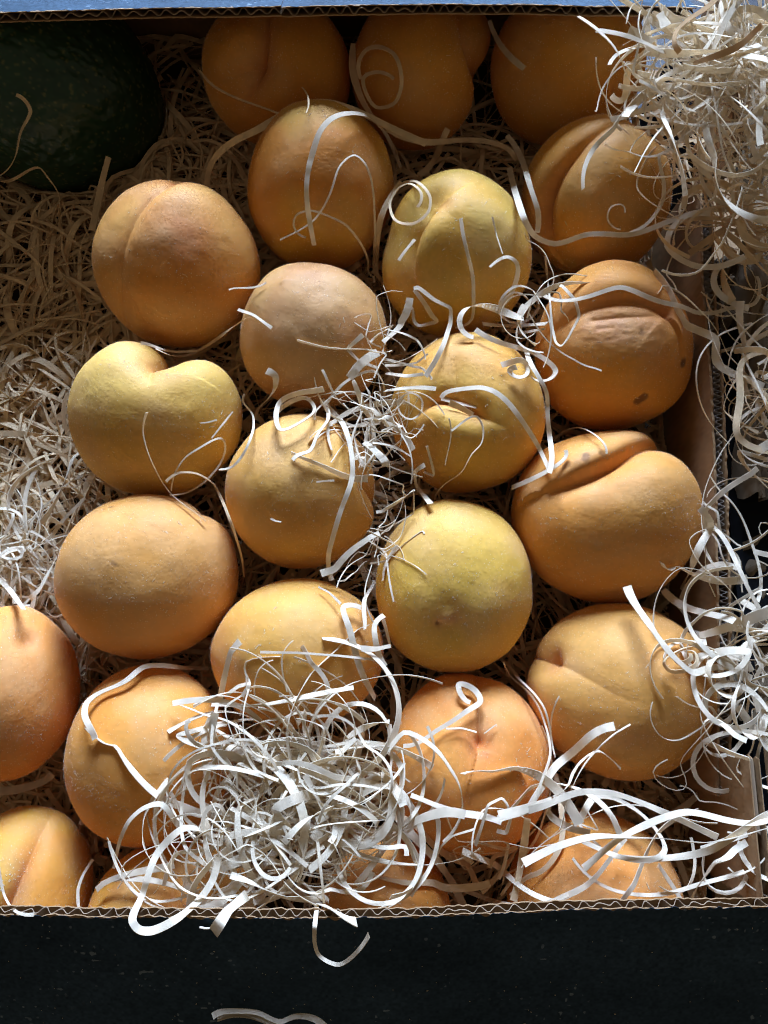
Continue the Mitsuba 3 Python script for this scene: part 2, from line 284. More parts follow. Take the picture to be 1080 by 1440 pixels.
peach(390, 104, 105, 96, 'shaded peach with a deep pit at its centre, under the far panel', OR, DO, seed=1,
      feats=[('groove', [(382, 10, .04), (379, 50, .13), (373, 92, .38), (362, 118, .17), (345, 150, .03)], .06, 0), ('groove', [(368, 98, .15), (340, 106, .10), (305, 118, .01)], .09, 0), ('bump', 340, 70, .3, .05)])
peach(583, 103, 92, 98, 'shaded two lobed peach under the far panel, thin loop of wood wool on it', OR, DO, seed=2,
      feats=[('groove', [(690, 118, .30), (668, 100, .24), (650, 66, .12), (632, 20, .05)], .08, 0), ('bump', 680, 48, .40, .34)])
peach(796, 95, 107, 101, 'smooth dark peach in deep shade at the upper right, under the far panel', OR, DO, seed=3, sub=5)
peach(452, 268, 104, 112, 'glossy amber peach with two thin looping strands lying on its face', YO, DO, seed=4, sub=5, feats=[('groove', [(500, 175, .0), (512, 215, .035), (518, 270, .02)], .12, 0)])
peach(838, 282, 104, 106, 'rounded double lobed peach just below the dark upper right peach', OR, TN, seed=5,
      feats=[('fold', [(905, 186, .01), (850, 196, .05), (805, 222, .12), (778, 258, .22), (765, 296, .24), (775, 330, .05)], .05, .10), ('dent', 850, 316, .35, .035), ('bump', 880, 225, .5, .05)])
peach(640, 362, 108, 112, 'olive yellow peach with a hooked cleft on its upper left, below the far middle', YG, YO, seed=6,
      feats=[('fold', [(622, 296, .0), (604, 314, .10), (588, 345, .16), (586, 380, .15), (600, 425, .01)], .06, -.17), ('dent', 602, 288, .22, .13), ('dent', 550, 335, .40, .10), ('pit', 626, 296, .07, .015), ('bump', 650, 300, .5, .05), ('bump', 575, 395, .5, .05), ('dent', 536, 330, .3, .06)])
peach(252, 375, 115, 113, 'round peach with a fine seam line curving down its left side and an orange blush', (230, 167, 76), (222, 145, 56), seed=7, dusty=.7,
      feats=[('groove', [(250, 262, .07), (243, 275, .05), (215, 293, .04), (191, 332, .034), (179, 380, .03), (180, 430, .02), (190, 470, .004)], .032, 0), ('bump', 262, 290, .4, .05), ('dent', 300, 320, .5, .03)],
      blush=[(258, 342, .30, .9), (248, 265, .2, .9)])
peach(441, 475, 105, 103, 'dull tan dusty peach with a small droplet mark near its top', TN, (200, 141, 76), seed=8, sub=5, sq=.02, dusty=.8,
      feats=[('bump', 402, 404, .045, .022), ('dent', 520, 420, .45, .05), ('dent', 350, 470, .3, .03), ('groove', [(470, 418, .01), (500, 425, .012), (535, 440, .01)], .05, 0), ('groove', [(412, 384, .01), (450, 382, .012), (490, 390, .004)], .04, 0)])
peach(861, 489, 107, 115, 'lumpy peach with a folded upper lip, a scarred pink shelf and two brown spots', OR, (230, 151, 58), seed=9,
      feats=[('fold', [(772, 470, .0), (796, 452, .05), (818, 432, .11), (856, 424, .13), (900, 426, .13), (928, 440, .13), (936, 456, .05)], .045, -.075),
             ('scar', 862, 462, .58, .75), ('groove', [(830, 451, .03), (860, 449, .05), (900, 450, .045), (922, 449, .02)], .03, 0), ('dent', 970, 446, .20, .19), ('pit', 932, 447, .05, .05),
             ('spot', 896, 557, .085, .95, .55, 2.2), ('spot', 950, 514, .045, 1), ('spot', 898, 472, .03, .6), ('bump', 950, 545, .4, .05), ('bump', 800, 560, .5, .04), ('bump', 880, 395, .5, .05)])
peach(222, 588, 118, 112, 'pale yellow heart shaped peach with a deep notch at its top', (230, 185, 82), (218, 167, 66), seed=10,
      feats=[('fold', [(216, 585, .0), (213, 560, .0), (210, 538, .03), (211, 516, .20), (222, 500, .50), (240, 486, .64), (262, 474, .60), (280, 440, .5)], .13, .0), ('bump', 170, 510, .45, .07), ('bump', 292, 520, .42, .08)])
peach(657, 583, 109, 113, 'yellow peach curled around a deep dark slit, in the middle of the box', (230, 179, 70), (222, 159, 62), seed=11,
      feats=[('fold', [(588, 585, .02), (606, 564, .14), (632, 563, .34), (658, 578, .46), (678, 588, .14), (690, 594, .02), (704, 600, .0)], .05, .07), ('dent', 640, 530, .3, .06), ('groove', [(641, 508, .01), (640, 535, .03), (646, 560, .04)], .08, 0),
             ('bump', 640, 618, .5, .05), ('bump', 740, 560, .4, .03), ('groove', [(722, 535, .006), (726, 560, .008), (728, 580, .004)], .03, 0), ('groove', [(734, 532, .006), (740, 556, .008), (744, 580, .003)], .03, 0), ('groove', [(596, 565, .06), (590, 590, .05), (584, 615, .01)], .1, 0)])
peach(424, 690, 106, 110, 'pale dusty peach with a broad ribbon hanging down its right side, left of the middle', (226, 171, 76), (218, 157, 66), seed=12, dusty=.65,
      feats=[('groove', [(478, 585, .01), (495, 625, .06), (505, 660, .12), (512, 690, .14), (530, 720, .08)], .07, 0), ('bump', 486, 615, .22, .05), ('bump', 520, 722, .35, .08), ('groove', [(405, 590, .008), (402, 640, .012), (398, 680, .0)], .04, 0), ('groove', [(440, 610, .008), (440, 650, .012), (430, 700, .0)], .05, 0)])
peach(852, 722, 130, 125, 'large peach crossed by a diagonal fold, against the right wall', (230, 163, 70), (226, 151, 58), seed=13,
      feats=[('fold', [(955, 604, .05), (920, 612, .08), (882, 632, .14), (846, 652, .17), (822, 666, .17), (796, 682, .09), (765, 694, .02)], .05, .15), ('dent', 862, 614, .62, .15), ('spot', 827, 648, .05, .7, 1.4, 1.6), ('spot', 803, 660, .045, .6, .8, 1.6), ('spot', 848, 640, .03, .5), ('bump', 925, 655, .45, .07), ('bump', 770, 720, .5, .04)])
peach(211, 809, 124, 115, 'large round tan peach with a small shoulder notch at its upper right', (222, 157, 74), (226, 155, 60), seed=14, sub=5,
      feats=[('groove', [(262, 736, .0), (284, 722, .07), (300, 708, .14), (325, 690, .12)], .08, 0), ('dent', 300, 716, .22, .05), ('bump', 318, 745, .3, .035), ('spot', 162, 718, .02, .8), ('spot', 168, 794, .02, .8)])
peach(638, 825, 111, 123, 'greenish yellow peach showing its small stem scar near the lower middle', (226, 179, 66), (214, 163, 64), seed=15,
      feats=[('dent', 632, 874, .27, .06), ('bump', 630, 866, .085, .03), ('pit', 618, 874, .035, .02), ('scar', 632, 868, .16, .7), ('spot', 616, 874, .018, .8), ('bump', 590, 850, .3, .03), ('bump', 690, 850, .3, .025)])
peach(421, 916, 122, 106, 'wide yellow peach behind the big pile of wood wool, a straight thin strand across it', (230, 169, 70), (224, 153, 60), seed=16, sub=5)
peach(871, 970, 130, 122, 'yellow tan peach with a puckered dimple at left and a curled shaving at right', (226, 165, 74), (220, 153, 64), seed=17,
      feats=[('groove', [(742, 930, .05), (764, 936, .08), (778, 937, .10), (786, 938, .0)], .05, 0), ('groove', [(780, 938, .10), (815, 950, .05), (850, 970, .03), (895, 988, .0)], .11, 0), ('pit', 777, 935, .08, .035), ('dent', 768, 936, .22, .05), ('bump', 790, 900, .3, .035), ('bump', 785, 970, .3, .045), ('dent', 985, 960, .2, .03)])
peach(13, 972, 93, 124, 'orange peach cut off by the left edge of the picture, with a tiny stem pit', (234, 159, 70), (226, 143, 58), seed=18, sub=5, feats=[('pit', 36, 904, .11, .06), ('dent', 36, 904, .3, .04)])
peach(211, 1060, 114, 124, 'smooth orange peach with one ribbon along its top, left of the big wood wool pile', (236, 161, 64), (230, 149, 52), seed=19, sub=5, rot=8)
peach(659, 1072, 114, 124, 'bright orange peach with a seam ending in a small pit', (240, 161, 66), (234, 143, 52), seed=20,
      feats=[('fold', [(668, 950, .05), (673, 990, .07), (675, 1020, .10), (676, 1042, .20), (672, 1056, .03)], .06, .02), ('pit', 677, 1042, .09, .07), ('groove', [(674, 1050, .08), (664, 1085, .05), (660, 1120, .03), (660, 1170, .0)], .16, 0)], blush=[(720, 1035, .35, .3)])
peach(34, 1246, 90, 108, 'peach with a dark slanting cleft, in the lower left corner under the near panel', (238, 177, 60), (232, 155, 54), seed=21,
      feats=[('fold', [(80, 1146, .0), (62, 1172, .05), (46, 1206, .13), (30, 1238, .22), (12, 1275, .3), (-6, 1310, .3)], .08, -.06)])
peach(243, 1290, 116, 108, 'two lobed peach half hidden under the near panel, left of the wood wool pile', (234, 167, 58), (224, 143, 50), seed=22, sub=5,
      feats=[('groove', [(248, 1190, .02), (245, 1230, .08), (243, 1275, .12), (240, 1320, .1)], .07, 0), ('groove', [(155, 1215, .0), (185, 1235, .04), (205, 1265, .06)], .1, 0)])
peach(545, 1296, 96, 112, 'orange peach half buried in the wood wool at the middle of the near panel', (236, 157, 58), (230, 141, 48), seed=23, feats=[('groove', [(510, 1210, .02), (518, 1245, .03), (512, 1290, .03)], .08, 0)])
peach(835, 1264, 122, 116, 'orange peach under crossing ribbons in the lower right corner, at the near panel', (238, 165, 64), (232, 147, 52), seed=24, feats=[('dent', 770, 1210, .4, .03)])

# ------------------------------------------------------------------ the avocado
def avocado():
    d = ray(60., 118.); C = at_z(62., 118., -4.0)
    w = -d / np.linalg.norm(d); u = np.cross(UPV, w); u /= np.linalg.norm(u); v = np.cross(w, u)
    m = ICO[6]; n = np.array(m.vertices); n /= np.linalg.norm(n, axis=1)[:, None]
    h = 0.05 * (vfbm(n * 1.5 + 9, 2) - 0.5) + 0.035 * (vfbm(n * 13 + 3, 3) - 0.5) + 0.016 * (vfbm(n * 30, 2) - 0.5)
    loc = n * np.array([60, 50, 45]) * (1 + h)[:, None]
    a = math.radians(-12); loc = np.stack([loc[:, 0] * math.cos(a) - loc[:, 1] * math.sin(a), loc[:, 0] * math.sin(a) + loc[:, 1] * math.cos(a), loc[:, 2]], 1)
    P = C + loc @ np.stack([u, v, w])
    sp = np.clip((vnoise(n * 50 + 11) - 0.74) * 7, 0, 1)[:, None]; big = vfbm(n * 4, 3)[:, None]
    col = srgb(12, 46, 30) * (1 - big) + srgb(26, 62, 36) * big; col = col * (1 - sp) + srgb(84, 92, 48) * sp
    put('avocado', P, m.faces, 'avocado_skin', smooth=True, color=col, label='dark green avocado with pebbled speckled skin in the upper left corner', category='avocado')
    solids.append((C, np.stack([u * math.cos(a) + v * math.sin(a), -u * math.sin(a) + v * math.cos(a), w]), np.array([61, 52, 46.]))); cloud.append(P)
avocado()

# ------------------------------------------------------------------ wood wool: ribbons
def ribbons(P, width, thick, twist, B0=None, face=None):
    """P (N,M,3) centre lines, width (N,M), twist (N,M) radians about the tangent -> one mesh (vertices, faces); faces of a ribbon do not share vertices across its edges."""
    N, M, _ = P.shape
    t = np.gradient(P, axis=1); t /= np.linalg.norm(t, axis=2, keepdims=True) + 1e-9
    b = np.zeros_like(P)
    first = np.cross(t[:, 0], np.array([0.1, 0.2, 1.0])) if B0 is None else B0
    b[:, 0] = first
    for i in range(M):
        if i: b[:, i] = b[:, i - 1]
        b[:, i] -= t[:, i] * np.sum(b[:, i] * t[:, i], axis=1, keepdims=True); b[:, i] /= np.linalg.norm(b[:, i], axis=1, keepdims=True) + 1e-9
    if face is not None:
        b2 = np.cross(t, face); l2 = np.linalg.norm(b2, axis=2, keepdims=True); b2 = b2 / np.maximum(l2, 1e-6); sg = np.sign(np.sum(b2 * b, axis=2, keepdims=True)); sg[sg == 0] = 1
        b2 = ndimage.gaussian_filter1d(b2, 3, axis=1, mode='nearest'); b = b2 / (np.linalg.norm(b2, axis=2, keepdims=True) + 1e-9)
    nn = np.cross(t, b)
    cs, sn = np.cos(twist)[..., None], np.sin(twist)[..., None]
    B = b * cs + nn * sn; Nn = np.cross(t, B)
    hw = (width / 2)[..., None] * B; ht = (thick / 2)[:, None, None] * Nn
    sheets = [(P - hw + ht, P + hw + ht), (P + hw - ht, P - hw - ht), (P + hw + ht, P + hw - ht), (P - hw - ht, P - hw + ht)]
    V, F, off = [], [], 0
    i, j = np.meshgrid(np.arange(N), np.arange(M - 1), indexing='ij')
    for a, c in sheets:
        V += [a.reshape(-1, 3), c.reshape(-1, 3)]
        A = off + i * M + j; Cc = A + N * M
        q = np.stack([A, A + 1, Cc + 1, Cc], -1).reshape(-1, 4)
        F += [q[:, [0, 2, 1]], q[:, [0, 3, 2]]]; off += 2 * N * M
    return np.vstack(V), np.vstack(F)
def outside(p, gap):
    """Moves points that lie inside the fruit out to its surface (plus gap)."""
    for C, A, R in solids:
        l = (p - C) @ A.T / (R * 1.01 + gap); d = np.linalg.norm(l, axis=-1, keepdims=True)
        k = d < 1
        if k.any(): p = np.where(k, C + (l / np.maximum(d, 1e-6) * (R * 1.01 + gap)) @ A, p)
    return p
def wander(r, start, length, M, curl, flat, zc=None, zs=6.0, centre=None, radii=None, loops=0.35, kinks=0.045):
    """N random centre lines of wood wool. curl: typical curvature (1/mm); flat: how much the strands keep to the horizontal."""
    N = len(start); p = start.copy(); a = r.random(N) * 2 * np.pi; e = r.normal(0, 0.25, N) * (1 - flat)
    ka = r.normal(0, curl, N); isl = r.random(N) < loops; ka = np.where(isl, np.sign(ka) * r.uniform(0.05, 0.13, N), ka); lo = np.where(isl, r.uniform(0.15, 0.6, N), 1.0); flip = r.random(N) < 0.5
    ke = r.normal(0, curl * 0.6, N); ph = r.random(N) * 6.28
    ds = length / M; out = np.zeros((N, M, 3)); kv = np.zeros(N); ev = np.zeros(N)
    for i in range(M):
        out[:, i] = p
        kv = 0.8 * kv + r.normal(0, curl * 0.55, N); ev = 0.8 * ev + r.normal(0, curl * 0.4, N)
        u_ = np.where(flip, 1 - i / M, i / M); a = a + (ka * (lo + (1 - lo) * u_) + kv) * ds; e = e + (ke * np.sin(ph + i * 0.35) + ev) * ds * (1 - 0.6 * flat); e = e * (1 - 0.06 * flat)
        if zc is not None: e = e - np.clip((p[:, 2] - zc) / zs, -2, 2) * 0.05 * ds
        if centre is not None:
            q = (p - centre) / radii; far = np.linalg.norm(q, axis=1); pull = far > 0.85
            want = np.arctan2(-(q[:, 1]), -(q[:, 0])); da = (want - a + np.pi) % (2 * np.pi) - np.pi
            a = a + np.where(pull, np.clip(da, -1, 1) * np.clip((far - 0.8) * 0.10, 0, 0.032) * ds, 0); e = e - np.where(pull, np.clip(q[:, 2], -1.5, 1.5) * 0.05 * ds, 0)
        kink = r.random(N) < kinks; a = a + np.where(kink, r.normal(0, 0.9, N), 0); e = np.clip(e + np.where(kink, r.normal(0, 0.4, N), 0), -1.2, 1.2)
        p = p + np.stack([np.cos(a) * np.cos(e), np.sin(a) * np.cos(e), np.sin(e)], 1) * ds[:, None]
    return out
def strand_widths(r, N, M, fine=0.25, wmax=2.6, wmin=0.9):
    w = np.where(r.random(N) < fine, r.uniform(0.35, 0.8, N), wmin + (wmax - wmin) * r.random(N) ** 1.5)
    return w, w[:, None] * (0.85 + 0.2 * np.sin(r.random(N)[:, None] * 6 + np.linspace(0, 5, M)[None] * r.random(N)[:, None]))
def wool_mass(key, start, length, M, seed, bsdf, curl=0.03, flat=0.7, zc=None, zs=6, centre=None, radii=None, gap=0.8, loops=0.35, fine=0.25, post=None, twist=1.2, wmax=2.6, kinks=0.045, wmin=0.9, **lab):
    r = np.random.default_rng(seed); N = len(start)
    L = r.uniform(*length, N); P = wander(r, start, L, M, curl, flat, zc, zs, centre, radii, loops, kinks)
    for _ in range(2): P = outside(P, gap)
    P = ndimage.gaussian_filter1d(P, 0.8, axis=1, mode='nearest'); P = outside(P, gap * 0.6)
    if post is not None: P = post(P); N = len(P)
    w, W = strand_widths(r, N, M, fine, wmax, wmin)
    tw = r.normal(0, 0.5, N)[:, None] + np.cumsum(r.normal(0, 0.07, (N, M)), axis=1) + r.normal(0, twist, N)[:, None] * np.linspace(0, 1, M)[None]
    v, f = ribbons(P, W, np.full(N, 0.22), tw)
    put(key, v, f, bsdf, smooth=True, **lab)
    return P
rb = np.random.default_rng(21)
# bed of wood wool: denser where it shows (the left of the box, along the right wall, between the fruit)
def in_box(P):
    P = P.copy(); P[..., 0] = np.clip(P[..., 0], -233, 138); P[..., 1] = np.clip(P[..., 1], -228, 278); P[..., 2] = np.clip(P[..., 2], Z_FLOOR + 1, 60); return P
def bed_start(n, x0, x1, y0, y1, z0, z1): return np.stack([rb.uniform(x0, x1, n), rb.uniform(y0, y1, n), rb.uniform(z0, z1, n)], 1)
deep = np.vstack([bed_start(800, -225, 135, -200, 270, -44, -26), bed_start(450, -215, -110, -130, 240, -46, -32)])
lab_bed = dict(label='deep bed of straw coloured wood wool that the peaches are nestled in', category='wood wool', kind='stuff')
wool_mass('wood_wool_bed', deep, (70, 150), 20, 31, 'wool_bed', curl=0.014, loops=0.08, zc=-37, post=in_box, **lab_bed)
top = np.vstack([bed_start(430, -220, -125, -90, 190, -36, -24), bed_start(200, -130, -20, 130, 215, -34, -22), bed_start(130, -160, -120, -140, -40, -34, -20), bed_start(140, -20, 135, 150, 215, -32, -20), bed_start(150, 118, 136, -150, 170, -32, -16),
                 bed_start(190, 50, 136, -150, -95, -24, -6), bed_start(170, -130, -60, -150, -110, -26, -8), bed_start(260, -70, 80, -130, 150, -26, -12)])
wool_mass('wood_wool_bed_001', top, (80, 210), 32, 32, 'wool_straw', curl=0.011, loops=0.10, wmax=3.5, wmin=1.2, fine=0.18, kinks=0.01, twist=0.7, flat=0.8, zc=-27, zs=5, post=in_box,
          label='tangled straw coloured wood wool filling the gaps and the bare left side of the box', category='wood wool', kind='stuff')

# resting surface for single strands: depth of the nearest fruit, panel or bed along each direction
G = 4
gw, gh = 1240 // G, 1600 // G
depth = np.full((gh, gw), 1e9)
pts = [np.vstack(cloud)]
ss, ll = np.meshgrid(np.linspace(0, 1, 500), np.linspace(0, 1, 160))
ne, _ = resample(near_edge, 1.0)
pts += [(ne[(ss * (len(ne) - 1)).astype(int)] + ll[..., None] * en).reshape(-1, 3)]
gx, gy = np.meshgrid(np.linspace(-240, 220, 700), np.linspace(-240, 300, 800))
pts += [np.stack([gx, gy, np.where(gx > 140, 12.0, -21.0)], -1).reshape(-1, 3)]
pts += [rw + [0, 0, 1]]
pts = np.vstack(pts)
q = pts - CAM; dd = q @ FW; pxx = 540 + FPX * (q @ RT) / dd; pyy = 720 - FPX * (q @ UPV) / dd
ix, iy = ((pxx + 80) / G).astype(int), ((pyy + 80) / G).astype(int)
ok = (ix >= 0) & (ix < gw) & (iy >= 0) & (iy < gh)
np.minimum.at(depth, (iy[ok], ix[ok]), dd[ok])
depth = np.minimum(depth, ndimage.minimum_filter(depth, 2)); depth[depth > 1e8] = 360
TRI = {}
def strand(label, width, pts, h=1.0, mat='wool_pale', lift=None, twist=0.6, seed=0, sharp=False, lay=3, z=None, tw0=None):
    """One separate strand resting on what lies under it. pts: its course as seen in the photograph; h: clearance in mm; z: fixed heights instead of resting (one number or one per point)."""
    P2 = np.array(pts, float); k = max(3, int(4 if sharp else 12))
    s = np.r_[0, np.cumsum(np.hypot(*np.diff(P2, axis=0).T))]
    nq = int(np.clip(s[-1] / 3.5, 8, 150)); qn = np.linspace(0, s[-1], nq)
    from scipy.interpolate import PchipInterpolator, make_interp_spline
    if sharp or len(P2) < 4: X = np.stack([np.interp(qn, s, P2[:, c]) for c in (0, 1)], 1)
    else: X = np.stack([0.75 * make_interp_spline(s, P2[:, c], k=3)(qn) + 0.25 * np.interp(qn, s, P2[:, c]) for c in (0, 1)], 1)
    X = np.stack([ndimage.gaussian_filter1d(X[:, c], 0.7, mode='nearest') for c in (0, 1)], 1)
    r = np.random.default_rng(1000 + seed + int(P2[0, 0] * 7 + P2[0, 1]))
    if z is None:
        dp = depth[np.clip(((X[:, 1] + 80) / G).astype(int), 0, gh - 1), np.clip(((X[:, 0] + 80) / G).astype(int), 0, gw - 1)] - h
        dp = ndimage.minimum_filter1d(dp, 7, mode='nearest'); raw = dp.copy()
        dp = ndimage.gaussian_filter1d(dp, lay, mode='nearest'); dp -= max(0, np.max(dp - raw)) * 0.6
        dp -= np.abs(ndimage.gaussian_filter1d(r.normal(0, 1, nq), 6, mode='nearest')) * 3.0
        if lift is not None: dp -= np.interp(np.linspace(0, 1, nq), np.linspace(0, 1, len(lift)), lift)
        P = CAM + ray(X[:, 0], X[:, 1]) * dp[:, None]
    else:
        zz = np.interp(qn, s, np.broadcast_to(np.asarray(z, float), len(P2))) + ndimage.gaussian_filter1d(r.normal(0, 1, nq), 6, mode='nearest') * 5
        zz = ndimage.gaussian_filter1d(zz, 3, mode='nearest')
        d = ray(X[:, 0], X[:, 1]); P = CAM + d * ((zz - CAM[2]) / d[:, 2])[:, None]
    dist = np.linalg.norm(P - CAM, axis=1).mean()
    w = width * dist / FPX
    W = w * (0.85 + 0.25 * ndimage.gaussian_filter1d(r.normal(0, 1, nq), 5, mode='nearest') + 0.1 * np.sin(np.linspace(0, 6, nq) + r.random() * 6))
    W = np.maximum(W, 0.22)
    tw = (r.normal(0, twist * 0.5) if tw0 is None else tw0) + np.cumsum(ndimage.gaussian_filter1d(r.normal(0, 1, nq), 4, mode='nearest')) * 0.10 * twist
    t0 = P[1] - P[0]; B0 = np.cross(t0, CAM - P[0])[None]
    v, f = ribbons(P[None], W[None], np.array([min(0.26, w * 0.5)]), tw[None], B0, face=(CAM - P.mean(0)) / np.linalg.norm(CAM - P.mean(0)) + np.array([0, 0.45, 0.1]))
    put(numbered('wood_wool_strand'), v, f, mat, smooth=True, label=label, category='wood wool', group='single strands of wood wool')

# ------------------------------------------------------------------ single strands that can be told apart
S = strand
S('long dull ribbon arching over the top of the glossy amber peach', 9, [(291,262),(300,225),(330,198),(359,184),(398,161),(431,145),(465,144),(496,153),(527,168),(553,181),(600,202)], 3, 'wool_straw', tw0=.2, z=[2,12,20,24,26,28,28,27,25,22,18])
S('bluish white ribbon hanging down the face of the glossy amber peach', 7, [(564,236),(543,189),(517,163),(496,159),(476,162),(463,169),(450,185),(441,210),(434,236),(431,264),(433,296),(442,346)], 1.2, tw0=0)
S('thin strand looping up and over on the right of the glossy amber peach', 3.2, [(393,338),(419,325),(442,309),(457,288),(468,262),(477,235),(499,218),(514,231),(525,270),(527,309),(527,381),(526,399)], 1)
S('thin white hook crossing the lower face of the glossy amber peach', 2.8, [(431,334),(413,319),(416,303),(437,296),(460,303),(486,316),(507,342),(518,373),(518,384),(526,390),(525,399)], 1.2)
S('shaded ribbon between the glossy amber peach and the olive yellow peach', 9, [(565,255),(548,279),(537,302),(530,334),(528,385)], 1.5, 'wool_straw', tw0=.1)
S('dull looped ribbon on the upper left of the olive yellow peach', 4.5, [(559,264),(585,255),(605,277),(603,297),(580,315),(556,310),(548,287),(561,264),(576,258),(592,270),(586,292)], .6, 'wool_straw')
S('short upright strand down the middle of the olive yellow peach', 6, [(648,306),(652,334),(660,367),(665,391),(666,422),(664,448),(639,461)], 1, tw0=.1)
S('hair thin strand on the right shoulder of the olive yellow peach', 2.2, [(692,304),(699,334),(707,358)], .6)
S('white hooked ribbon at the right of the olive yellow peach', 6.5, [(688,376),(699,367),(714,361),(727,370),(727,391),(714,422),(701,435)], 2)
S('folded square cornered shaving low on the left of the olive yellow peach', 6.5, [(573,440),(580,432),(582,453),(589,459),(616,452),(608,445),(596,425),(582,407)], 2, sharp=True)
S('white kinked ribbon from the foot of the olive yellow peach down onto the curled peach', 7, [(581,406),(588,404),(611,422),(634,433),(634,453),(624,484),(612,508),(598,530)], 2.5, sharp=True, tw0=.1)
S('small white tuft in the hooked cleft of the olive yellow peach', 6, [(560,367),(569,354),(584,336)], 1.5)
S('larger white ring right of the foot of the olive yellow peach', 4.2, [(757,432),(753,411),(727,402),(707,417),(701,437),(717,453),(743,450),(757,434),(758,428)], 4)
S('smaller ring inside the white ring by the olive yellow peach', 3.2, [(745,437),(740,417),(722,411),(707,424),(700,441)], 3.5)
S('flat ribbon lying level just above the curled peach', 9, [(678,455),(707,458),(745,457),(770,455)], 3, tw0=.05)
S('second level strand just under the flat ribbon above the curled peach', 5, [(705,464),(735,468),(768,462)], 3.5)
S('kinked wire like strand zigzagging at the left edge of the lumpy peach', 4, [(767,360),(769,383),(773,420),(776,458),(781,482),(789,488),(798,477),(815,445),(809,422),(790,401),(772,403),(756,414)], 2.5, sharp=True)
S('long bright strand running across the lumpy peach and over the box wall', 6, [(762,413),(780,422),(806,422),(837,414),(873,404),(907,416),(935,426),(959,431),(978,439),(1004,440),(1034,432),(1061,427),(1067,418),(1064,388)], 3.5, lay=6, tw0=.2)
S('broad folded ribbon over the top right of the curled peach', 9, [(668,463),(689,476),(717,486),(746,494),(769,507),(782,523),(774,533),(746,528)], 2.5, tw0=.1)
S('crumpled white scrap on the upper right of the curled peach', 10, [(704,513),(722,508),(735,507),(743,517),(740,528),(725,530),(716,522),(728,516)], 1.8, twist=1.6)
S('pale ribbon arching from the slit to the lower right of the curled peach', 8, [(620,561),(624,554),(650,547),(676,545),(696,551),(717,569),(735,593),(753,621),(773,664)], 2.2, tw0=.05)
S('upright ribbon meeting the arching ribbon at the lower right of the curled peach', 7.5, [(772,666),(776,644),(772,606),(770,574),(769,554),(761,536),(740,489)], 3, tw0=.2)
S('short ribbon lying on the upper left of the diagonally folded peach', 7, [(719,686),(743,676),(769,663),(790,649),(797,640),(795,632)], 1.4, tw0=0)
S('hair thin arc above the diagonally folded peach', 2.6, [(778,621),(792,607),(814,601),(836,611),(851,626),(853,639)], 1)
S('thin hooked strand on the lower lobe of the curled peach', 3.2, [(634,606),(650,594),(670,585),(679,600),(676,626),(665,637),(650,663),(629,678),(611,704)], 1)
S('hair thin straight strand down the lower lobe of the curled peach', 2, [(631,587),(634,616),(631,631),(626,655)], .8)
S('small forked chip at the lower left of the curled peach', 5, [(600,626),(608,655),(611,670),(595,663)], 1.5, sharp=True)
S('bent chip at the bottom of the curled peach', 6.5, [(598,653),(583,663),(585,683),(606,709)], 2, sharp=True)
S('upper chip stuck in the slit of the curled peach', 7, [(620,560),(644,567),(671,573)], -1)
S('lower chip stuck in the slit of the curled peach', 8, [(631,566),(650,574),(666,584)], -2, 'wool_straw')
S('short level ribbon at the upper left of the curled peach', 6.5, [(542,525),(572,529),(596,526)], 3, tw0=.1)
S('frayed level ribbon over the left end of the slit in the curled peach', 8, [(540,550),(560,547),(585,545),(614,547)], 4, tw0=.1)
S('thin ring at the left end of the curled peach', 3.2, [(563,564),(577,552),(593,561),(591,582),(577,590),(563,582),(560,565),(570,555)], 3)
S('slanting ribbon down the left side of the curled peach', 8, [(541,595),(559,603),(574,619),(581,634)], 3)
S('bright short strand at the upper left of the dull tan peach', 5.5, [(334,435),(357,443),(383,462)], 1.2, tw0=.1)
S('thin curved strand in front of the seamed round peach, at its right edge', 2.6, [(321,408),(326,406),(347,405),(375,397)], 1.5)
S('white V shaped strand on the right of the dull tan peach', 6, [(511,470),(500,480),(488,491),(505,508),(532,518)], 1.5, sharp=True)
S('curved ribbon at the lower left of the dull tan peach', 9, [(374,521),(388,530),(380,557),(362,578),(361,592)], 2, tw0=.1)
S('thin kinked strand at the bottom of the dull tan peach', 4, [(453,519),(466,547),(479,567),(515,580)], 3)
S('thin arch at the lower right of the dull tan peach', 5, [(455,572),(463,562),(481,541),(505,526),(526,522),(539,539),(536,575)], 4)
S('curled white loop on top of the pale dusty peach', 8.5, [(392,604),(389,580),(409,565),(432,560),(443,575),(424,593),(393,604),(388,588),(393,566),(424,552),(456,547)], 3, tw0=.5)
S('broad ribbon hanging down the right side of the pale dusty peach', 9.5, [(452,562),(466,578),(481,594),(492,625),(496,659),(494,677),(481,713),(469,752),(462,780),(467,817)], 1.6, tw0=.1)
S('white forked ribbon at the top of the pale dusty peach', 6.5, [(458,570),(461,591),(445,614),(436,634),(424,638),(411,648)], 2.5)
S('tiny bright sliver on the right of the pale dusty peach', 2.6, [(444,678),(458,676),(471,676)], 1.2)
S('tiny curved sliver on the lower left of the pale dusty peach', 3, [(380,729),(388,733),(396,734)], .7)
S('thin curved strand with a knot between the notched peach and the pale dusty peach', 4, [(344,553),(341,564),(355,582),(356,605),(342,639),(326,657),(308,660)], 2.5)
S('thin strand hanging down the front of the notched peach', 3.4, [(207,579),(201,608),(210,642),(225,673),(241,695),(272,719),(290,733)], .9)
S('thin pointed loop on the lower right of the notched peach', 3, [(241,691),(246,665),(262,642),(287,626),(313,617),(317,626),(308,655),(285,680),(262,693),(238,696)], 1.2)
S('faint arc under the notched peach, crossing the pointed loop', 4, [(233,678),(251,665),(277,666),(303,683),(316,714)], 2, 'wool_straw')
S('long thin strand along the left edge of the pale dusty peach', 4, [(300,679),(313,705),(329,747),(339,780),(343,812)], 2, 'wool_straw')
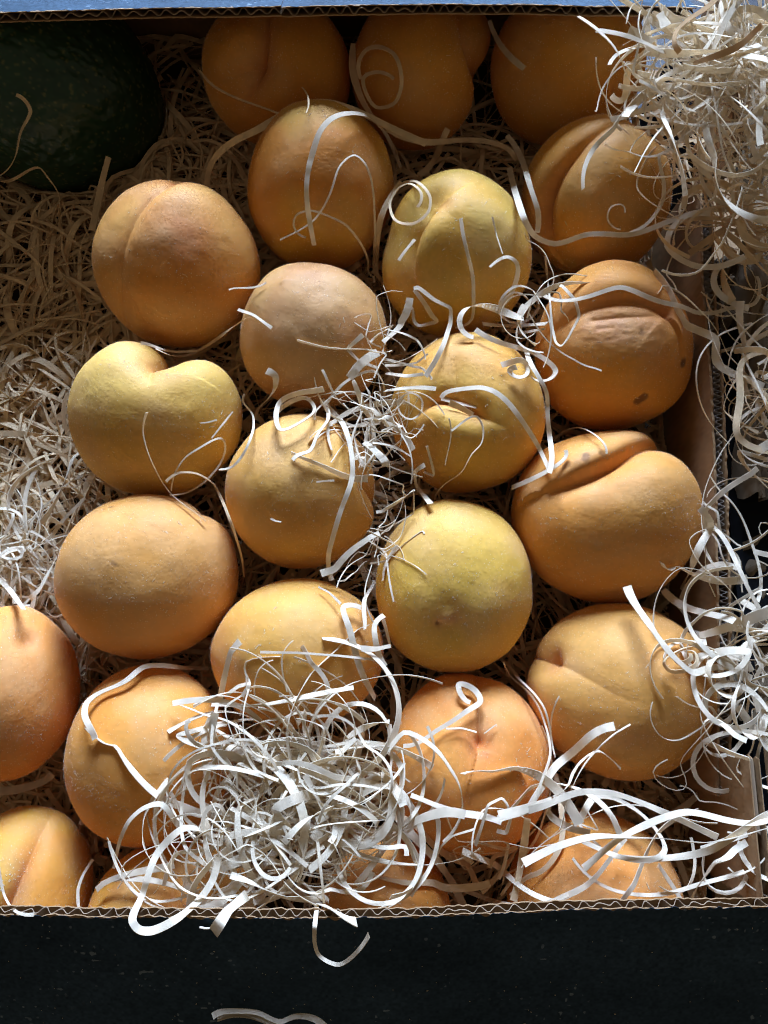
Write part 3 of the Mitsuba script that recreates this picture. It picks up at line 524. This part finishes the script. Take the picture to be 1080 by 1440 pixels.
S('straight sliver slanting on the right of the notched peach', 2.6, [(297,617),(328,578)], .7)
S('tiny wavy sliver on the right of the notched peach', 2.4, [(281,595),(293,594),(306,590)], .7)
S('doubled thin strand lying under the seamed round peach', 4, [(197,482),(222,489),(250,495),(277,494),(262,500),(240,500),(218,490)], 2)
S('ribbon curving under the right side of the seamed round peach', 6, [(277,494),(300,480),(325,462),(345,448)], 2, 'wool_straw')
S('limp twisted strand climbing the dark avocado', 5, [(22,133),(32,138),(43,156),(31,181),(24,211),(0,247)], 1.5, 'wool_straw')
S('wrinkled strand under the dark avocado', 7, [(-5,253),(25,249),(56,236),(66,248),(78,264),(81,305)], 5, 'wool_straw')
S('straight stub of ribbon standing out of the wool below the avocado', 9, [(153,220),(145,250),(136,292),(129,325)], 5, 'wool_straw', tw0=.1)
S('bright ribbon in the wool left of the large round tan peach', 9, [(12,722),(32,758),(62,802)], 6, tw0=.1)
S('level bright strand at the left edge, beside the large round tan peach', 6, [(-10,798),(20,799),(55,807)], 7)
S('slanting bright ribbon at the left edge, below the level bright strand', 8, [(-10,806),(14,830),(34,858)], 7)
S('bright strand leading up to the large round tan peach from the left', 6, [(120,700),(90,730),(62,768)], 6)
S('short hooked sliver left of the notched peach', 3, [(105,666),(118,672),(134,686)], 5)
S('bright ribbon at the left edge below the cut off orange peach', 10, [(-12,1112),(20,1111),(45,1105),(66,1096),(74,1087)], 6, tw0=.1)
S('thin bent strand on the peach in the lower left corner', 4, [(-3,1215),(6,1259),(19,1280),(49,1286)], 1.5)
S('thin curved strand right of the peach in the lower left corner', 4, [(131,1208),(118,1228),(110,1249),(110,1272),(113,1287)], 5)
S('white angular arch below the smooth orange peach', 6.5, [(160,1222),(168,1184),(181,1155),(201,1137),(227,1131),(240,1145),(259,1168)], 6, sharp=False)
S('big broad ribbon loop hanging over the near edge at the lower left', 11, [(300,1180),(280,1166),(258,1165),(238,1180),(220,1202),(207,1235),(196,1268),(186,1296),(196,1308),(214,1309),(250,1291),(278,1268),(298,1240),(307,1205)], 4, tw0=.15, lift=[12,14,14,12,5,2,2,8,14])
S('upper level ribbon across the two lobed peach', 8.5, [(135,1252),(150,1240),(170,1232),(215,1222),(246,1217)], 7, tw0=.1)
S('lower level ribbon across the two lobed peach', 7, [(140,1244),(165,1236),(195,1236),(225,1240),(255,1250)], 6)
S('ribbon lying along the top of the smooth orange peach and down its left', 8.5, [(294,940),(261,939),(230,936),(202,938),(179,956),(145,972),(121,990),(119,1006),(126,1022),(134,1040)], 1.4, tw0=.05)
S('white pointed fold lying on the right of the smooth orange peach', 9, [(318,1017),(298,1021),(272,1028),(249,1034),(262,1042),(290,1052)], 5, sharp=True, tw0=.1)
S('white upright ribbon on the right of the smooth orange peach', 9, [(296,1006),(288,1031),(287,1063),(293,1098)], 7, tw0=.1)
S('straight thin white strand lying level across the wide yellow peach', 4, [(365,917),(419,918),(474,922),(533,928)], 2.5, lay=8, sharp=True)
S('straight broad ribbon level along the lower edge of the wide yellow peach', 9, [(297,990),(330,992),(363,992),(405,985),(447,976),(498,967)], 7, lay=8, tw0=.05)
S('upright ribbon on the left of the wide yellow peach', 9.5, [(338,901),(324,917),(316,950),(309,985)], 2.5, sharp=True, tw0=.1)
S('thin strand leading to the right of the wide yellow peach', 3, [(447,825),(463,833),(480,850)], 2)
S('long ribbon bent over the right side of the wide yellow peach', 9, [(508,855),(496,851),(483,853),(487,872),(494,894),(508,944),(518,965),(528,983)], 2.5, tw0=.1)
S('bent ribbon upright between the wide yellow peach and the greenish yellow peach', 7.5, [(527,815),(524,824),(513,842),(512,862),(513,886)], 5, tw0=.2)
S('white fold beside the right edge of the wide yellow peach', 9, [(541,865),(527,878),(529,906),(534,925),(542,938)], 5, tw0=.2)
S('white level scrap at the right of the wide yellow peach', 8, [(507,912),(528,913),(550,908)], 6)
S('thin white stalk at the right of the wide yellow peach', 4.5, [(536,862),(543,885),(549,910)], 6)
S('hair thin curve in the middle of the wide yellow peach', 2, [(413,900),(397,922),(398,950),(404,974)], .8)
S('hair thin arc at the lower left of the wide yellow peach', 2, [(385,928),(365,940),(358,960),(359,985)], .8)
S('white strip leaning on the wide yellow peach at its lower left', 7, [(318,978),(335,965),(352,961),(340,980)], 4, sharp=True)
S('broad ribbon with a folded end across the bright orange peach', 8.5, [(566,1049),(588,1045),(613,1028),(638,1013),(663,996),(676,986),(671,974),(660,965),(645,962),(648,977),(662,988)], 2.2, tw0=.15)
S('thin white strand pointing at the pit of the bright orange peach', 2.8, [(626,1025),(650,1024),(671,1030)], 1.2)
S('hair thin sliver right of the pit of the bright orange peach', 2.2, [(680,1032),(699,1018)], .8)
S('long thin strand along the right rim of the bright orange peach', 3.5, [(708,930),(720,953),(743,973),(760,1000),(770,1030),(774,1060),(765,1090),(755,1120)], 2)
S('second thin strand beside the right rim of the bright orange peach', 3, [(725,950),(748,972),(765,995),(773,1024),(780,1062)], 2.5)
S('hair thin forked strand left of the yellow tan peach', 2.4, [(787,978),(776,1005),(775,1035),(781,1066)], 2)
S('broad twisted ribbon climbing onto the lower left of the yellow tan peach', 11, [(745,1134),(755,1117),(765,1102),(782,1077),(805,1058),(830,1035),(845,1026),(865,1021)], 4, tw0=.2)
S('slack ribbon across the lower part of the bright orange peach', 9, [(577,1118),(612,1132),(642,1142),(680,1148),(706,1157)], 3, tw0=.1)
S('long ribbon sweeping up from the near edge below the bright orange peach', 11, [(500,1245),(530,1207),(545,1186),(560,1170),(590,1152),(625,1142),(655,1146)], 7, tw0=.1)
S('broad ribbon slanting down from the pile to the near edge, below the bright orange peach', 12, [(548,1128),(565,1156),(585,1180),(612,1207),(635,1240),(655,1280)], 6, tw0=.1)
S('white strand slanting at the left foot of the lower right corner peach', 9, [(650,1196),(672,1206),(696,1216),(726,1242),(770,1266),(800,1270)], 7, tw0=.1)
S('wavy pale ribbon above the lower right corner peach', 9.5, [(700,1152),(730,1142),(765,1133),(810,1115),(860,1115),(910,1132),(955,1152),(1010,1178)], 9, lay=8, tw0=.1, z=[44,44,46,46,44,44,46,50])
S('long level ribbon across the middle of the lower right corner peach', 11, [(735,1214),(780,1192),(840,1176),(880,1177),(940,1180),(990,1185),(1040,1176),(1090,1162)], 9, tw0=.15, z=[46,48,50,50,51,52,55,58])
S('ribbon rising from the lower right corner peach to the right edge', 9, [(820,1222),(845,1200),(870,1180),(920,1155),(965,1142),(1015,1152),(1090,1150)], 11, tw0=.1, z=[44,46,49,52,54,56,58])
S('curved strand down the front of the lower right corner peach', 7.5, [(775,1270),(800,1258),(825,1245),(845,1225),(860,1205),(880,1178)], 6)
S('lower long ribbon running right from the corner peach over the wall', 9, [(860,1203),(910,1208),(955,1205),(1000,1195),(1040,1170),(1090,1140)], 10, tw0=.2, z=[43,44,46,50,56,58])
S('stub of ribbon lying loose above the crossing ribbons, near the corner post', 10, [(993,1107),(975,1124),(950,1143),(925,1158)], 10)
S('white strand pointing down to the near edge, right of the corner peach', 10, [(948,1190),(958,1220),(970,1250),(985,1276)], 8, tw0=.1)
S('second pointed strand right of the corner peach, behind the white one', 6, [(925,1215),(945,1245),(965,1276)], 6)
S('thin strand along the near edge below the crossing ribbons', 6.5, [(648,1250),(685,1264),(740,1275),(775,1268),(800,1258)], 8)
S('upright pale ribbon crossing the other ribbons left of the corner peach', 10, [(722,1268),(730,1230),(736,1195),(742,1150)], 10, 'wool_straw', tw0=.1)
S('thin kinked strand below the bright orange peach', 3.4, [(612,1208),(620,1190),(637,1175),(668,1166)], 5, sharp=True)
S('angular white strand standing over the lower right of the bright orange peach', 5, [(668,1190),(678,1160),(686,1132),(706,1122),(714,1132),(718,1152),(712,1172),(698,1168)], 6, sharp=True)
S('frayed flat ribbon at the crossing left of the corner peach', 11, [(700,1146),(730,1140),(760,1130),(788,1118)], 11, tw0=.1)
S('thin straight strand crossing behind the wavy pale ribbon', 3, [(785,1110),(802,1145),(830,1178),(845,1192)], 9, sharp=True)
S('hair thin zigzag left of the corner peach', 2.4, [(793,1098),(800,1140),(818,1160),(842,1168),(826,1140)], 8, sharp=True)
S('folded white ribbon at the right edge of the diagonally folded peach', 11, [(984,714),(996,728),(1000,737),(992,755),(983,771),(970,802),(958,830)], 6, tw0=.15)
S('bright strand running down over the wall beside the diagonally folded peach', 6.5, [(998,737),(1015,753),(1034,788),(1052,827),(1068,856)], 22, z=[24,30,34,36,36])
S('looped ribbon on the wall below the folded white ribbon', 8, [(956,852),(962,832),(969,820),(980,807),(992,799),(1015,793),(1038,800)], 10, z=[-2,4,10,16,22,26,28], tw0=.1)
S('ribbon springing from the gap below the diagonally folded peach towards the right', 11, [(932,829),(945,842),(960,852),(992,862),(1034,874)], 8, z=[0,8,14,26,32], tw0=.1)
S('ribbon curving down between the yellow tan peach and the wall', 10, [(950,845),(968,868),(982,886),(991,908)], 5)
S('broad bright ribbon lying level over the wall right of the yellow tan peach', 14, [(983,894),(1015,885),(1061,868),(1090,858)], 9, z=[22,30,36,38], tw0=.1)
S('curled shaving like a spiral on the right of the yellow tan peach', 7, [(1080,899),(1052,906),(1030,913),(1010,915),(986,908),(963,911),(941,922),(933,931),(941,943),(963,943),(981,931),(977,917),(961,914),(948,922),(954,932),(972,926),(970,918)], 3, 'wool_straw', tw0=.9, twist=.2)
S('crumpled white strip across the frayed edge of the corner post', 11, [(971,1042),(982,1040),(994,1044),(1022,1056),(1055,1068)], 4, z=[6,14,24,44,50], twist=1.2)
S('stub of ribbon upright above the frayed corner post', 7, [(984,1038),(990,1026),(998,1013)], 8, z=[4,8,12])
S('ribbon with a bright spot hanging left of the rounded double lobed peach', 8.5, [(712,190),(720,199),(736,230),(746,264),(756,295),(755,328)], 2, tw0=.1)
S('long ribbon draped across the front of the rounded double lobed peach to the right', 8, [(716,235),(724,268),(736,305),(751,331),(781,343),(824,330),(886,330),(917,321),(959,304),(1000,295),(1050,296),(1090,312)], 2.5, lay=6, tw0=.15)
S('strand branching up the right of the rounded double lobed peach with a bright kinked tip', 5, [(886,328),(912,313),(930,287),(933,253),(929,216),(942,220),(959,227),(972,236),(981,247)], 3)
S('hair thin question mark strand on the rounded double lobed peach', 2.2, [(874,323),(854,308),(860,290),(876,288),(879,300)], .8)
S('thin open loop on the shaded two lobed peach', 5.5, [(554,112),(532,101),(511,109),(515,132),(529,151),(554,146),(565,117),(554,76),(535,66),(518,68),(505,85),(508,112)], 1.5, 'wool_straw')
S('dull ribbon in the gap left of the shaded two lobed peach', 10, [(497,60),(497,104),(513,148),(541,186),(560,217)], 2, 'wool_straw', tw0=.1)
S('hair thin strand across the lower left of the pitted shaded peach', 3, [(280,98),(299,120),(343,142),(392,160)], 1.2, 'wool_straw')
S('short curved hair at the bottom of the pitted shaded peach', 2.4, [(424,122),(433,135),(434,150),(430,160)], 1.2, 'wool_straw')
S('short ribbon between the shaded two lobed peach and the dark peach', 7.5, [(688,28),(705,65),(722,84),(738,97)], 4, tw0=.2)
S('dull ribbon below the shaded two lobed peach leaning left', 8, [(630,180),(620,203),(610,225),(588,247)], 5, 'wool_straw', tw0=.1)
S('level dull ribbon below the shaded two lobed peach', 8.5, [(530,176),(560,190),(600,200),(650,197),(690,200),(712,208),(728,226)], 5, 'wool_straw', tw0=.1)
S('curved strand hanging from the near edge over the black near panel', 5.5, [(446,1262),(444,1290),(442,1322),(448,1343),(462,1353),(476,1357),(498,1343),(511,1328),(519,1314)], 3, 'wool_pale', lift=[6,3,1,1,2,4,6])
S('tangled strand on the black near panel at the bottom edge of the picture', 7, [(298,1430),(308,1424),(340,1422),(365,1425),(395,1437),(412,1430),(428,1429),(445,1434),(458,1446)], 2.5)
S('second strand on the black near panel at the bottom edge, just under the tangled one', 5, [(305,1434),(328,1428),(355,1430),(372,1436),(392,1444)], 1.5)
S('broad stub of ribbon poking over the near edge', 15, [(300,1312),(320,1281),(348,1258)], 5, lift=[3,8,12], tw0=.1)
S('very broad ribbon slanting over the near edge at the foot of the pile', 17, [(392,1244),(425,1260),(465,1278),(502,1298)], 9, lift=[12,12,9,4], tw0=.1)
S('hair thin tick on the near panel just below the near edge', 3, [(280,1304),(292,1306),(303,1303)], 1)
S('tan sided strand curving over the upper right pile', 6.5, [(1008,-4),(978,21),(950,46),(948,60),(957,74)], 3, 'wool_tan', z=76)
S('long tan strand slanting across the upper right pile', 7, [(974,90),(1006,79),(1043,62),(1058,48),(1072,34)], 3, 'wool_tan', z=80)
S('white hook below the centre of the upper right pile', 5, [(918,111),(930,130),(948,140),(968,136),(986,128)], 3, z=64)
S('stub of broad ribbon sticking out of the left of the upper right pile', 12, [(883,43),(902,52),(924,62)], 3, z=66, tw0=.1)
S('second broad stub above the first on the left of the upper right pile', 11, [(927,18),(932,28),(937,38)], 3, z=68, tw0=.1)
S('ribbon with a curled end reaching left over the dark peach from the upper right pile', 8.5, [(860,133),(866,141),(874,142),(880,130),(883,102),(897,83),(923,60)], 3, 'wool_straw', z=[40,42,44,48,54,60,66], tw0=.3)
S('long drooping ribbon down the left of the upper right pile', 10, [(892,93),(904,111),(918,143),(932,171),(953,222)], 3, 'wool_straw', z=[58,54,48,40,22], tw0=.1)
S('blunt ended ribbon below the upper right pile', 10.5, [(930,143),(950,167),(961,196)], 3, 'wool_pale', z=[58,52,46], tw0=.1)
S('curved ribbon below the upper right pile, right of the blunt ended one', 9, [(955,168),(966,172),(980,166),(990,150),(998,134)], 3, z=[52,50,50,54,60])
S('thin ribbon falling past the upper corner post', 7, [(1004,146),(993,162),(985,180),(985,215),(994,240),(1002,262)], 3, z=[62,58,54,44,36,30])
S('large flat ring at the foot of the upper right heap, over the wall', 9, [(1000,300),(962,305),(941,328),(938,344),(953,362),(978,374),(1015,374),(1048,360)], 3, z=[34,32,30,30,32,34,36,38], tw0=.1)
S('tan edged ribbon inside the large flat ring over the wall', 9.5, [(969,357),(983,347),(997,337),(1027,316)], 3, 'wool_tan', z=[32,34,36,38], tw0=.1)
S('large round loop at the right edge above the flat ring', 6, [(1090,225),(1050,230),(1035,250),(1031,285),(1040,300)], 3, z=46)
S('second round loop at the right edge, inside the large one', 6, [(1090,240),(1055,240),(1038,256),(1040,272),(1060,278),(1086,284)], 3, z=44)
S('long vertical ribbon down the right edge through the upper pile', 8, [(1018,0),(1020,30),(1045,65),(1068,90),(1072,140),(1070,205)], 3, z=72)
S('bright strand crossing the right edge below the upper right pile', 7, [(1085,135),(1060,144),(1048,165),(1056,200),(1066,225),(1085,235)], 3, z=56)
S('angular ribbon loop at the right edge beside the black flap', 9, [(1090,496),(1060,498),(1044,508),(1041,560),(1037,612),(1052,626),(1090,634)], 3, 'wool_straw', z=30)
S('ribbon lying on the black flap right of the wall', 7, [(998,496),(1030,490),(1060,478),(1090,462)], 3, 'wool_straw', z=[12,16,24,26], tw0=.1)

# ------------------------------------------------------------------ piles of wood wool
def heap(name, px, py, z, radii, n, seed, label, mat='wool_pale', length=(28, 95), curl=0.014, loops=0.16, M=30, flat=0.35, fine=0.28, post=None):
    c = at_z(float(px), float(py), z); r = np.random.default_rng(seed); radii = np.asarray(radii, float)
    g = r.normal(0, 1, (n, 3)); g /= np.linalg.norm(g, axis=1)[:, None]; g *= (r.random(n) ** 0.4)[:, None]
    st = c + g * radii * 0.85
    if post is None: post = lambda P: P[P[..., 1].min(1) > -157]
    wool_mass(name, st, length, M, seed + 50, mat, curl=curl, flat=flat, centre=c, radii=radii, gap=1.0, loops=loops, fine=fine, twist=2.0, wmax=3.8, post=post, label=label, category='wood wool', kind='stuff')
PILE = 'big bright tangled pile of wood wool at the lower middle, above the near edge'
def keep_in(P):
    P = P.copy(); k = (P[..., 1] < -146) & (P[..., 2] < 62); P[..., 2] = np.where(k & (P[..., 2] > 30), 62 + (P[..., 1] + 146) * 0.577, P[..., 2]); return P
heap('wood_wool_pile', 428, 1118, 31, (28, 26, 9), 165, 1, PILE)
heap('wood_wool_pile_001', 372, 1208, 34, (28, 14, 9), 95, 2, 'lower part of the bright tangled pile, spilling onto the near edge', post=None)
heap('wood_wool_pile_002', 1020, 100, 62, (23, 27, 20), 190, 3, 'bright tangled pile of wood wool in the upper right corner, heaped over the wall')
heap('wood_wool_pile_003', 1072, 190, 50, (12, 36, 16), 60, 4, 'loose wood wool hanging down the right edge below the upper right pile')
heap('wood_wool_pile_004', 1045, 310, 32, (24, 15, 10), 34, 5, 'loosely coiled wood wool over the upper part of the right wall', 'wool_straw', loops=0.6)
heap('wood_wool_pile_005', 1080, 575, 26, (10, 20, 8), 14, 6, 'sparse coiled wood wool at the right edge beside the black flap', 'wool_straw', loops=0.6)
heap('wood_wool_pile_006', 1065, 960, 32, (13, 27, 12), 50, 7, 'bright coiled wood wool at the right edge beside the corner post', loops=0.6)
heap('wood_wool_pile_007', 1070, 800, 24, (12, 22, 8), 14, 8, 'sparse strands of wood wool at the right edge above the bright coils', loops=0.3)
heap('wood_wool_pile_008', 525, 610, 22, (7, 30, 9), 62, 9, 'narrow tangle of wood wool running down the gap in the middle of the box', length=(14, 42), fine=0.5)
heap('wood_wool_pile_009', 542, 480, 24, (7, 13, 8), 14, 10, 'small tangle of wood wool above the curled peach, in the middle gap', length=(12, 36), fine=0.5)
heap('wood_wool_pile_010', 528, 770, 20, (6, 24, 8), 18, 11, 'small tangle of wood wool left of the greenish yellow peach', length=(12, 36), fine=0.55)
heap('wood_wool_pile_011', 748, 430, 28, (7, 9, 7), 10, 12, 'small tangle of wood wool between the olive yellow peach and the lumpy peach', length=(20, 50), fine=0.6, loops=.6)
heap('wood_wool_pile_012', 800, 1180, 34, (34, 10, 7), 8, 13, 'loose crossing strands of wood wool over the lower right corner peach', length=(40, 100), loops=.1, curl=.012)
heap('wood_wool_pile_013', 1010, 1190, 36, (20, 18, 10), 12, 14, 'loose strands of wood wool lying in the lower right corner against the corner post', loops=.3)
heap('wood_wool_pile_014', 952, 180, 16, (7, 32, 16), 36, 15, 'shaded wood wool falling between the upper right peaches and the wall', 'wool_straw', loops=.4)
heap('wood_wool_pile_015', 30, 790, -10, (20, 30, 7), 60, 16, 'sunlit surface of the wood wool at the left edge beside the large round tan peach', loops=.3)
heap('wood_wool_pile_016', 690, 1235, 12, (14, 12, 14), 26, 17, 'shaded wood wool in the gap between the two peaches at the near edge', 'wool_straw', loops=.3)

heap('wood_wool_pile_017', 1070, 560, 28, (7, 60, 10), 26, 18, 'straggling strands of wood wool running down the right edge of the picture', length=(40, 100), loops=.25)

# ------------------------------------------------------------------ dust: tiny slivers of wood and fuzz lying on the fruit
def dust():
    r = np.random.default_rng(77); V, F = [], []; off = 0
    unit = trimesh.creation.box(extents=[1, 1, 1]); uv_, uf = np.array(unit.vertices), np.array(unit.faces)
    for C in cloud[:-1]:
        m = np.asarray(C); cen = m.mean(0); k = int(120)
        hot = m[r.integers(0, len(m), 1)][0]
        idx = r.integers(0, len(m), 6000); p = m[idx]; n = p - cen; n /= np.linalg.norm(n, axis=1)[:, None]
        view = (CAM - p); view /= np.linalg.norm(view, axis=1)[:, None]
        wgt = np.clip(np.sum(n * view, axis=1), 0, 1) * np.clip(vfbm(p * 0.06 + r.random(3) * 20, 2) - 0.40, 0.015, 1) ** 1.5
        pick = r.choice(len(p), k, replace=False, p=wgt / wgt.sum())
        for i in pick:
            L = r.choice([0.35, 0.5, 0.8, 1.4, 2.4], p=[.46, .3, .16, .06, .02]); a = np.cross(n[i], r.normal(0, 1, 3)); a /= np.linalg.norm(a); a = a + n[i] * r.normal(0, .12); a /= np.linalg.norm(a)
            b = np.cross(n[i], a); b /= np.linalg.norm(b); c = np.cross(a, b)
            v = p[i] + n[i] * 0.1 + (uv_ * [L, r.uniform(.12, .26), .12]) @ np.stack([a, b, c]); V.append(v); F.append(uf + off); off += 8
    for i in range(140):      # on the sloping near panel
        o = np.array([r.uniform(-170, 170), 0, 0]); s_ = r.uniform(3, 60); j = np.argmin(np.abs(ne[:, 0] - o[0])); p_ = ne[j] + en / 95 * s_ + tn * 0.15
        a = np.array([r.normal(), r.normal() * .86, 0]); a[2] = a[1] * .577; a /= np.linalg.norm(a); b = np.cross(tn, a); b /= np.linalg.norm(b)
        V.append(p_ + (uv_ * [r.choice([.25, .4, .7], p=[.6, .3, .1]), r.uniform(.12, .25), .12]) @ np.stack([a, b, tn])); F.append(uf + off); off += 8
    put('wood_dust', np.vstack(V), np.vstack(F), 'wool_pale', label='fine pale wood dust and tiny slivers sprinkled over the peaches', category='dust', kind='stuff')
dust()
